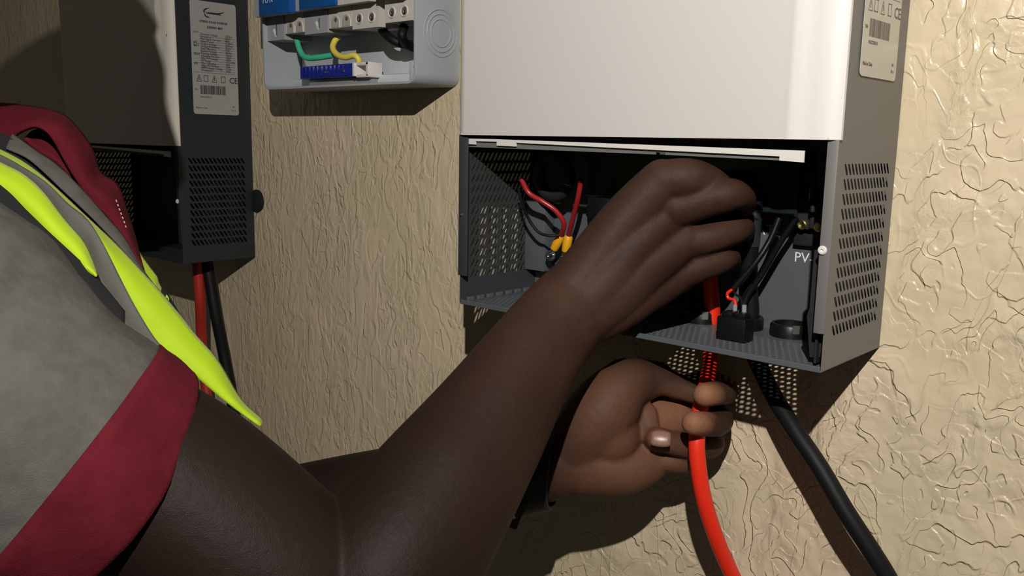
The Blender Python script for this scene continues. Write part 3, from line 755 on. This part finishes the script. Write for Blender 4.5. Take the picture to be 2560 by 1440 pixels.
def head_point(n):
    x, y, z = n
    g = lambda cx, cy, cz, k: math.exp(-k*((x-cx)**2+(y-cy)**2+(z-cz)**2))
    px, py, pz = x*.073, y*.092, z*.108
    if z < 0:
        px *= 1+.30*z*(1 if y > -.2 else .6); py = py+(-z)*.012*(1 if y > 0 else 2.2)
    r = 0.0
    for sx_ in (-1, 1):
        r += -.0085*g(sx_*.42, .88, .10, 22) + .005*g(sx_*.62, .70, -.28, 9) + .004*g(sx_*.35, .86, .36, 18)
        r += .004*g(sx_*.13, .97, -.40, 60)
    r += .012*g(0, .97, -.06, 30) + .019*g(0, .95, -.24, 48) + .007*g(0, .90, -.52, 26) + .006*g(0, .87, -.60, 60) + .006*g(0, .62, -.84, 14)
    r += -.004*g(0, .85, -.68, 60)
    v = Vector((px, py, pz)); return v+Vector(n)*r
bm = bmesh.new(); bmesh.ops.create_icosphere(bm, subdivisions=5, radius=1)
for v in bm.verts: v.co = head_point(v.co)
SK.add_bm(bm, HM)
for s_ in (-1, 1):
    bm = bmesh.new(); bmesh.ops.create_icosphere(bm, subdivisions=3, radius=1)
    SK.add_bm(bm, HM @ Matrix.Translation((s_*.0745, -.010, -.006)) @ Matrix.Rotation(s_*.35, 4, 'Z') @ Matrix.Diagonal((.0055, .0165, .030, 1)))

# ---- raised right hand: back of the hand towards the viewer
def chain(pts, rad, flat=1.0, up=None): sweep([sp(*p) for p in pts], rad, flat, up, sub=6, seg=24)
Wr = (1395, 802, .574)
chain([Wr, (1480, 670, .575), (1570, 545, .572), (1655, 455, .566)], [.025, .020, .0170, .0150])
chain([Wr, (1500, 715, .573), (1600, 600, .572), (1690, 525, .574)], [.0255, .020, .0160, .0138])
chain([Wr, (1510, 750, .575), (1620, 665, .574), (1710, 600, .576)], [.025, .020, .0160, .0132])
chain([Wr, (1500, 785, .580), (1610, 730, .582), (1705, 680, .585)], [.020, .018, .0150, .0125])
chain([(1395, 800, .585), (1510, 700, .592), (1640, 590, .597)], [.022, .026, .020])
# tendons
for P in ([(1430, 760, .5570), (1540, 640, .5585), (1665, 520, .5640)], [(1450, 780, .5585), (1570, 690, .5615), (1695, 603, .5665)], [(1420, 740, .5585), (1520, 610, .5625), (1630, 465, .5725)]):
    chain(P, [.0030, .0035, .0045])
chain([(1655, 452, .564), (1725, 446, .560), (1785, 462, .570), (1812, 490, .588), (1828, 530, .606)], [.0135, .0128, .0112, .0095, .0082])
chain([(1690, 520, .568), (1765, 499, .562), (1826, 487, .559), (1858, 496, .566), (1866, 515, .580)], [.0135, .0120, .0108, .0080, .0066])
chain([(1710, 606, .576), (1780, 592, .574), (1832, 576, .580), (1856, 571, .590), (1862, 580, .603)], [.0120, .0105, .0100, .0082, .0070])
chain([(1705, 682, .582), (1760, 665, .581), (1804, 650, .584), (1824, 645, .594), (1830, 656, .604)], [.0112, .0095, .0088, .0074, .0065])
chain([(1450, 720, .592), (1600, 590, .615), (1730, 560, .628), (1820, 590, .630), (1860, 600, .628)], [.016, .0165, .0130, .0115, .0090])
ball(sp(1380, 775, .5560), .0075)
# ---- lower left hand: palm towards the viewer, closed on the cable
Wl = (1415, 1150, .638)
chain([Wl, (1500, 1040, .628), (1565, 965, .630), (1640, 945, .640)], [.024, .0260, .0195, .0130])              # thenar
chain([(1560, 950, .632), (1640, 950, .634), (1700, 968, .636), (1745, 985, .634)], [.0160, .0112, .0092, .0078])   # thumb
chain([Wl, (1490, 1160, .634), (1570, 1165, .634), (1640, 1130, .640)], [.025, .0235, .0200, .0170])           # hypothenar
chain([Wl, (1520, 1100, .640), (1610, 1060, .648), (1700, 1040, .658)], [.024, .0240, .0200, .0170])
ball(sp(1520, 1085, .630), .024)
ball(sp(1640, 1040, .655), .018)
chain([(1690, 985, .655), (1760, 965, .655), (1805, 972, .640), (1810, 980, .612), (1762, 987, .594)], [.0125, .0115, .0100, .0088, .0083])
chain([(1695, 1040, .658), (1760, 1035, .655), (1798, 1045, .640), (1790, 1060, .608), (1734, 1058, .588)], [.0125, .0115, .0100, .0088, .0083])
chain([(1690, 1090, .655), (1750, 1095, .655), (1778, 1110, .640), (1725, 1115, .625), (1645, 1098, .616)], [.0120, .0110, .0098, .0092, .0085])
chain([(1660, 1130, .648), (1705, 1142, .646), (1722, 1152, .636), (1690, 1156, .630), (1660, 1152, .628)], [.0110, .0095, .0088, .0080, .0070])
chain([(1612, 1035, .632), (1622, 1075, .627), (1640, 1102, .620)], [.0090, .0080, .0080])

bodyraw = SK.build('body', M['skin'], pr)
rm = bodyraw.modifiers.new('remesh', 'REMESH'); rm.mode = 'VOXEL'; rm.voxel_size = .0013; rm.use_smooth_shade = True
sm = bodyraw.modifiers.new('smooth', 'SMOOTH'); sm.factor = .5; sm.iterations = 10
dg = bpy.context.evaluated_depsgraph_get()
me = bpy.data.meshes.new_from_object(bodyraw.evaluated_get(dg))
bodyraw.modifiers.clear(); bodyraw.data = me
me.shade_smooth()
# lighter palm skin: by place on the body
attr = me.attributes.new('palm', 'FLOAT', 'POINT')
L0 = origin_of(pr)
spots = [(sp(1762, 996, .590), .011, 1.0), (sp(1736, 1053, .584), .011, 1.0), (sp(1660, 1040, .640), .020, .75), (sp(1640, 1100, .611), .009, .55), (sp(1520, 1030, .612), .030, .22), (sp(1590, 1180, .620), .034, .38), (sp(1500, 1200, .625), .022, .3)]
vals = [0.0]*len(me.vertices)
lim = sp(1600, 1080, .63)
for i, v in enumerate(me.vertices):
    p = v.co+L0
    if (p-lim).length < .09:
        s_ = 0
        for c, r, k in spots:
            d = (p-c).length/r
            if d < 1.6: s_ = max(s_, k*max(0, min(1, (1.6-d)/.9)))
        vals[i] = s_
attr.data.foreach_set('value', vals)
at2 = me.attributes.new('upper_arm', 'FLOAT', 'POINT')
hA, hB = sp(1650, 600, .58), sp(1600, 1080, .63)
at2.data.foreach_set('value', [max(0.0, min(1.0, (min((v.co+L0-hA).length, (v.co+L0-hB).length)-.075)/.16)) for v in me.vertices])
# nails
def nail(c, n, d, wd, ln):
    n = Vector(n).normalized(); d = (Vector(d)-n*Vector(d).dot(n)).normalized(); s_ = n.cross(d)
    mb = MB(); g = 7
    for i in range(g):
        for j in range(g):
            u = -1+2*i/(g-1); v = -1+2*j/(g-1); rr = math.sqrt(max(0, 1-.35*v*v))
            mb.v.append(Vector(c)+s_*u*wd*rr+d*v*ln+n*(-.0016*u*u-.0006*v*v))
    for i in range(g-1):
        for j in range(g-1): mb.f.append((i*g+j, (i+1)*g+j, (i+1)*g+j+1, i*g+j+1))
    return mb.build('fingernail', M['nail'], pr, smooth=True, solid=.0006)
nail(sp(1652, 1095, .6035), (CAM-sp(1645, 1090, .61)).normalized()+UP*.25, sp(1645, 1098, .612)-sp(1725, 1115, .62), .0058, .0066)

# head details
def hpart(name, m_, fn):
    mb = MB(); fn(mb); return mb.build(name, m_, pr, smooth=True)
def hair(mb):
    bm = bmesh.new(); bmesh.ops.create_icosphere(bm, subdivisions=5, radius=1)
    bmesh.ops.delete(bm, geom=[v for v in bm.verts if v.co.z < .12+.62*max(0, v.co.y)-(.75 if v.co.y < -.1 else 0)*min(1, (-.1-v.co.y)*3)], context='VERTS')
    for v in bm.verts:
        n = v.co.copy(); v.co = head_point(n)+n*(.0045+.0012*noise.noise(n*18))
    mb.add_bm(bm, HM)
hpart('hair', M['trim'], hair)
for s_ in (-1, 1):
    e_ = head_point(Vector((s_*.40, .90, .10)).normalized())
    hpart('eye', M['eye'], lambda mb: mb.lathe(HM @ (e_-Vector((0, .0085, 0))), face_dir, [(.0118*math.cos(a_), .0118*math.sin(a_)) for a_ in (0, .3, .6, .9, 1.2, 1.5)], 20))
    hpart('iris', M['trim'], lambda mb: mb.lathe(HM @ (e_-Vector((0, .0085, 0))), face_dir, [(.0050, .0108), (.0046, .0115), (.0025, .0121), (0, .0122)], 16))
pm = [head_point(Vector(q).normalized()) for q in ((-.26, .84, -.53), (-.12, .88, -.52), (0, .89, -.51), (.12, .88, -.52), (.26, .84, -.53))]
hpart('lips', M['lip'], lambda mb: mb.tube([HM @ (q+Vector((0, .001, 0))) for q in pm], lambda u: .0012+.0026*math.sin(math.pi*u), 10, 6))

# ---- clothing
def fabric_tube(name, m_, pts, radii, wr=.004, seg=64, sub=10, ns=18, thick=.0016, seed=0, fold=0.0, rows=None, grow=0.0):
    P = catmull([Vector(p) for p in pts], sub); R = [r.x for r in catmull([Vector((r, 0, 0)) for r in radii], sub)]
    mb = MB(); n = len(P); a = None
    for k in range(n):
        tg = (P[min(k+1, n-1)]-P[max(k-1, 0)]).normalized()
        a = UP-tg*UP.dot(tg); a.normalize(); b = tg.cross(a)
        for q in range(seg):
            th = 2*math.pi*q/seg; d = a*math.cos(th)+b*math.sin(th); base = P[k]+d*(R[k]+grow)
            nz_ = noise.noise(base*ns+Vector((seed, 0, 0)))*wr + noise.noise(base*ns*2.7+Vector((0, seed, 0)))*wr*.35
            nz_ += fold*math.sin(th*5+k*.25)*(1-abs(2*k/(n-1)-1)*.5)
            mb.v.append(base+d*nz_)
    r0, r1 = rows or (0, n-1)
    for k in range(r0, r1):
        for q in range(seg):
            j = (q+1) % seg; mb.f.append((k*seg+q, k*seg+j, (k+1)*seg+j, (k+1)*seg+q))
    used = sorted({i for f in mb.f for i in f}); mp = {i: k for k, i in enumerate(used)}
    mb.v = [mb.v[i] for i in used]; mb.f = [tuple(mp[i] for i in f) for f in mb.f]
    return mb.build(name, m_, pr, smooth=True, solid=thick)
hem0, hem1 = sp(170, 1150, .447), sp(258, 1200, .4575)
sl = [sp(-480, 570, .50), sp(-230, 830, .458), sp(-14, 1028, .440), hem0]
SP = sl+[hem1]; SR = [.084, .079, .0735, .0690, .0680]
fabric_tube('sleeve', M['shirt'], SP, SR, .0055, seed=3, rows=(0, 31))
fabric_tube('sleeve_hem', M['maroon'], SP, SR, .0055, thick=.003, seed=3, rows=(30, 40), grow=.0008)
fabric_tube('shirt_body', M['shirt'], [sp(-400, 330, .63), sp(-420, 480, .66), sp(-440, 800, .71), sp(-430, 1400, .74), sp(-430, 1950, .76)], [.066, .092, .165, .168, .168], .008, seed=9)

def interp(pl, n):
    pl = [Vector(p) for p in pl]
    P = catmull(pl, 8); L = [0]
    for a, b in zip(P, P[1:]): L.append(L[-1]+(b-a).length)
    out = []; k = 0
    for i in range(n):
        s_ = L[-1]*i/(n-1)
        while k < len(L)-2 and L[k+1] < s_: k += 1
        f = (s_-L[k])/max(1e-9, L[k+1]-L[k]); out.append(P[k].lerp(P[k+1], f))
    return out
def band(name, m_, A, dA, B, dB, bulge=.006, n=40, mm=9, thick=.0018, wr=.0015, seed=0, parent=None):
    """strip of cloth between two edges given in view coordinates with distances"""
    def lift(pl, d0, d1):
        k = len(pl)-1
        return [sp(x, y, d0+(d1-d0)*i/k) for i, (x, y) in enumerate(pl)]
    EA = interp(lift(A, *dA), n); EB = interp(lift(B, *dB), n)
    mb = MB()
    for i in range(n):
        for j in range(mm):
            f = j/(mm-1); p = EA[i].lerp(EB[i], f); toc = (CAM-p).normalized()
            wsc = min(1, (EA[i]-EB[i]).length/.012)
            nz_ = noise.noise(p*45+Vector((seed, 0, 0)))*wr
            mb.v.append(p+toc*(bulge*wsc*math.sin(math.pi*f)+nz_*math.sin(math.pi*min(1, max(0, f)))))
    for i in range(n-1):
        for j in range(mm-1): mb.f.append((i*mm+j, (i+1)*mm+j, (i+1)*mm+j+1, i*mm+j+1))
    return mb.build(name, m_, parent or pr, smooth=True, solid=thick)
# lower yellow panel of the vest
Y1u = [(-160, 330), (0, 408), (60, 440), (110, 485), (160, 550), (207, 605), (228, 650), (241, 690)]
Y1l = [(-160, 370), (0, 474), (67, 538), (110, 580), (150, 618), (190, 655), (218, 676), (241, 690)]
vest = band('safety_vest', M['hivis'], Y1u, (.500, .485), Y1l, (.485, .475), .006, seed=1)
vest['label'] = 'fluorescent yellow safety vest'
Y2u = [(-160, 300), (0, 376), (67, 413), (133, 467), (200, 530), (233, 560), (300, 623), (360, 687), (396, 726), (447, 787), (488, 839), (545, 905), (601, 1000), (658, 1054)]
Y2l = [(-160, 318), (0, 396), (40, 418), (110, 462), (167, 517), (213, 553), (253, 612), (300, 707), (355, 808), (396, 868), (440, 905), (483, 935), (560, 1000), (650, 1066)]
band('vest_panel', M['hivis'], Y2u, (.535, .560), Y2l, (.515, .545), .005, n=70, seed=2, parent=vest)
band('reflective_tape', M['tape'], [(x+2, y-6) for x, y in Y2l[:11]], (.518, .534), [(-160, 335), (0, 414), (60, 450), (110, 492), (160, 560), (207, 618), (232, 672), (262, 730), (320, 830), (370, 900), (420, 960)], (.504, .520), -.002, n=50, seed=4, parent=vest)
band('vest_border_shadow', M['trim'], [(-160, 360), (0, 462), (67, 528), (150, 608), (218, 670), (262, 720), (310, 780)], (.470, .480), [(-160, 420), (0, 530), (67, 580), (150, 650), (218, 715), (262, 770), (312, 815)], (.465, .475), 0, n=40, seed=5, parent=vest)  # black border strip that also paints the shadow line under the vest edge
# shirt front beside the vest opening, and a black edge of the vest
band('vest_edging', M['trim'], [(-160, 250), (0, 330), (60, 375), (140, 450), (217, 525), (290, 600), (350, 672), (400, 735)], (.550, .575), [(-160, 310), (0, 385), (67, 422), (133, 474), (200, 537), (300, 630), (360, 692), (410, 752)], (.545, .570), 0, n=50, seed=6, parent=vest)
band('shirt_front', M['shirt'], [(30, 335), (87, 377), (133, 407), (187, 457), (250, 527), (307, 593), (350, 667), (400, 735)], (.560, .566), [(15, 372), (66, 395), (110, 432), (153, 473), (217, 533), (280, 597), (333, 655), (392, 735)], (.548, .560), .002, n=50, seed=7)
band('vest_far_side', M['hivis'], [(330, 600), (352, 640), (372, 668), (390, 692), (394, 706), (402, 722)], (.60, .60), [(325, 640), (345, 680), (362, 704), (380, 722), (390, 732), (399, 742)], (.585, .585), .001, n=30, seed=8, parent=vest)
lb = band('vest_print', M['trim'], [(392, 720), (412, 726), (430, 755), (446, 782)], (.60, .60), [(388, 735), (402, 752), (424, 778), (440, 795)], (.590, .590), 0, n=16, seed=9, thick=.0012, parent=vest)
a = sp(409, 754, .588); b_ = sp(418, 727, .588)
text('lettering', 'R', .0075, a, sp(424, 772, .588)-a, b_-a, vest, M['hivis'], bold=.0002)
# maroon collar: raised ribbed fold around the neck
band('collar', M['maroon'], [(-200, 268), (0, 262), (83, 271), (150, 287), (187, 317), (227, 373), (247, 432), (290, 463), (313, 527), (333, 590), (352, 665)], (.600, .600), [(-200, 350), (0, 352), (50, 330), (90, 318), (130, 345), (175, 425), (232, 508), (262, 535), (298, 580), (330, 630), (356, 676)], (.565, .572), .010, n=80, mm=15, wr=.004, thick=.003, seed=11)
band('collar_inside', M['maroon'], [(85, 330), (130, 318), (165, 345), (205, 400), (235, 450), (262, 520)], (.592, .600), [(60, 345), (95, 378), (140, 405), (190, 455), (225, 495), (255, 530)], (.575, .590), -.004, n=40, mm=9, wr=.004, thick=.003, seed=12)
mb = MB()
SA = [sp(x, y, .5855) for x, y in interp([(287, 500, 0), (300, 530, 0), (312, 560, 0), (322, 595, 0), (332, 625, 0)], 40) for _ in (0,)] if False else None
pts = interp([Vector((290, 500, 0)), Vector((303, 535, 0)), Vector((314, 565, 0)), Vector((323, 598, 0)), Vector((336, 640, 0))], 27)
for k in range(0, 26, 2):
    a, b_ = pts[k], pts[k+1]; mb.tube([sp(a.x, a.y, .574), sp(b_.x, b_.y, .5735)], .0004, 6, 2)
mb.build('stitching', mat('pink_stitching', (.55, .35, .34), .7), pr)
# black strap on the lower wrist
mb = MB(); ax = (sp(1430, 1140, .637)-sp(1230, 1190, .655)).normalized(); cc = sp(1362, 1164, .642)
e1 = (UP-ax*UP.dot(ax)).normalized(); e1 = (e1+ax*.42).normalized(); e2 = (FW-ax*FW.dot(ax)).normalized()
NN = 48; w_ = .0105
for k in range(NN):
    th = 2*math.pi*k/NN; r_ = .0318
    c = cc+(e1*math.cos(th)+e2*math.sin(th))*r_
    d = (e1*math.cos(th)+e2*math.sin(th))
    for (o1, o2) in ((-w_, 0), (w_, 0), (w_, .0022), (-w_, .0022)): mb.v.append(c+ax*o1+d*o2)
for k in range(NN):
    j = (k+1) % NN
    for q in range(4):
        p_ = (q+1) % 4; mb.f.append((k*4+q, j*4+q, j*4+p_, k*4+p_))
strap = mb.build('wrist_strap', M['blackm'], pr, smooth=True)
mb = MB(); mb.prism([sp(1262, 1255, .612), sp(1318, 1262, .612), sp(1300, 1300, .612), sp(1290, 1325, .612), sp(1268, 1315, .612), sp(1255, 1298, .612), sp(1230, 1310, .612)], FW*.003); mb.build('strap_end', M['blackm'], strap)
mb = MB(); mb.tube([sp(1283, 1258, .609), sp(1288, 1272, .609), sp(1280, 1284, .609), sp(1286, 1296, .609)], .0012, 8, 4); mb.build('buckle', M['dullsteel'], strap, smooth=True)
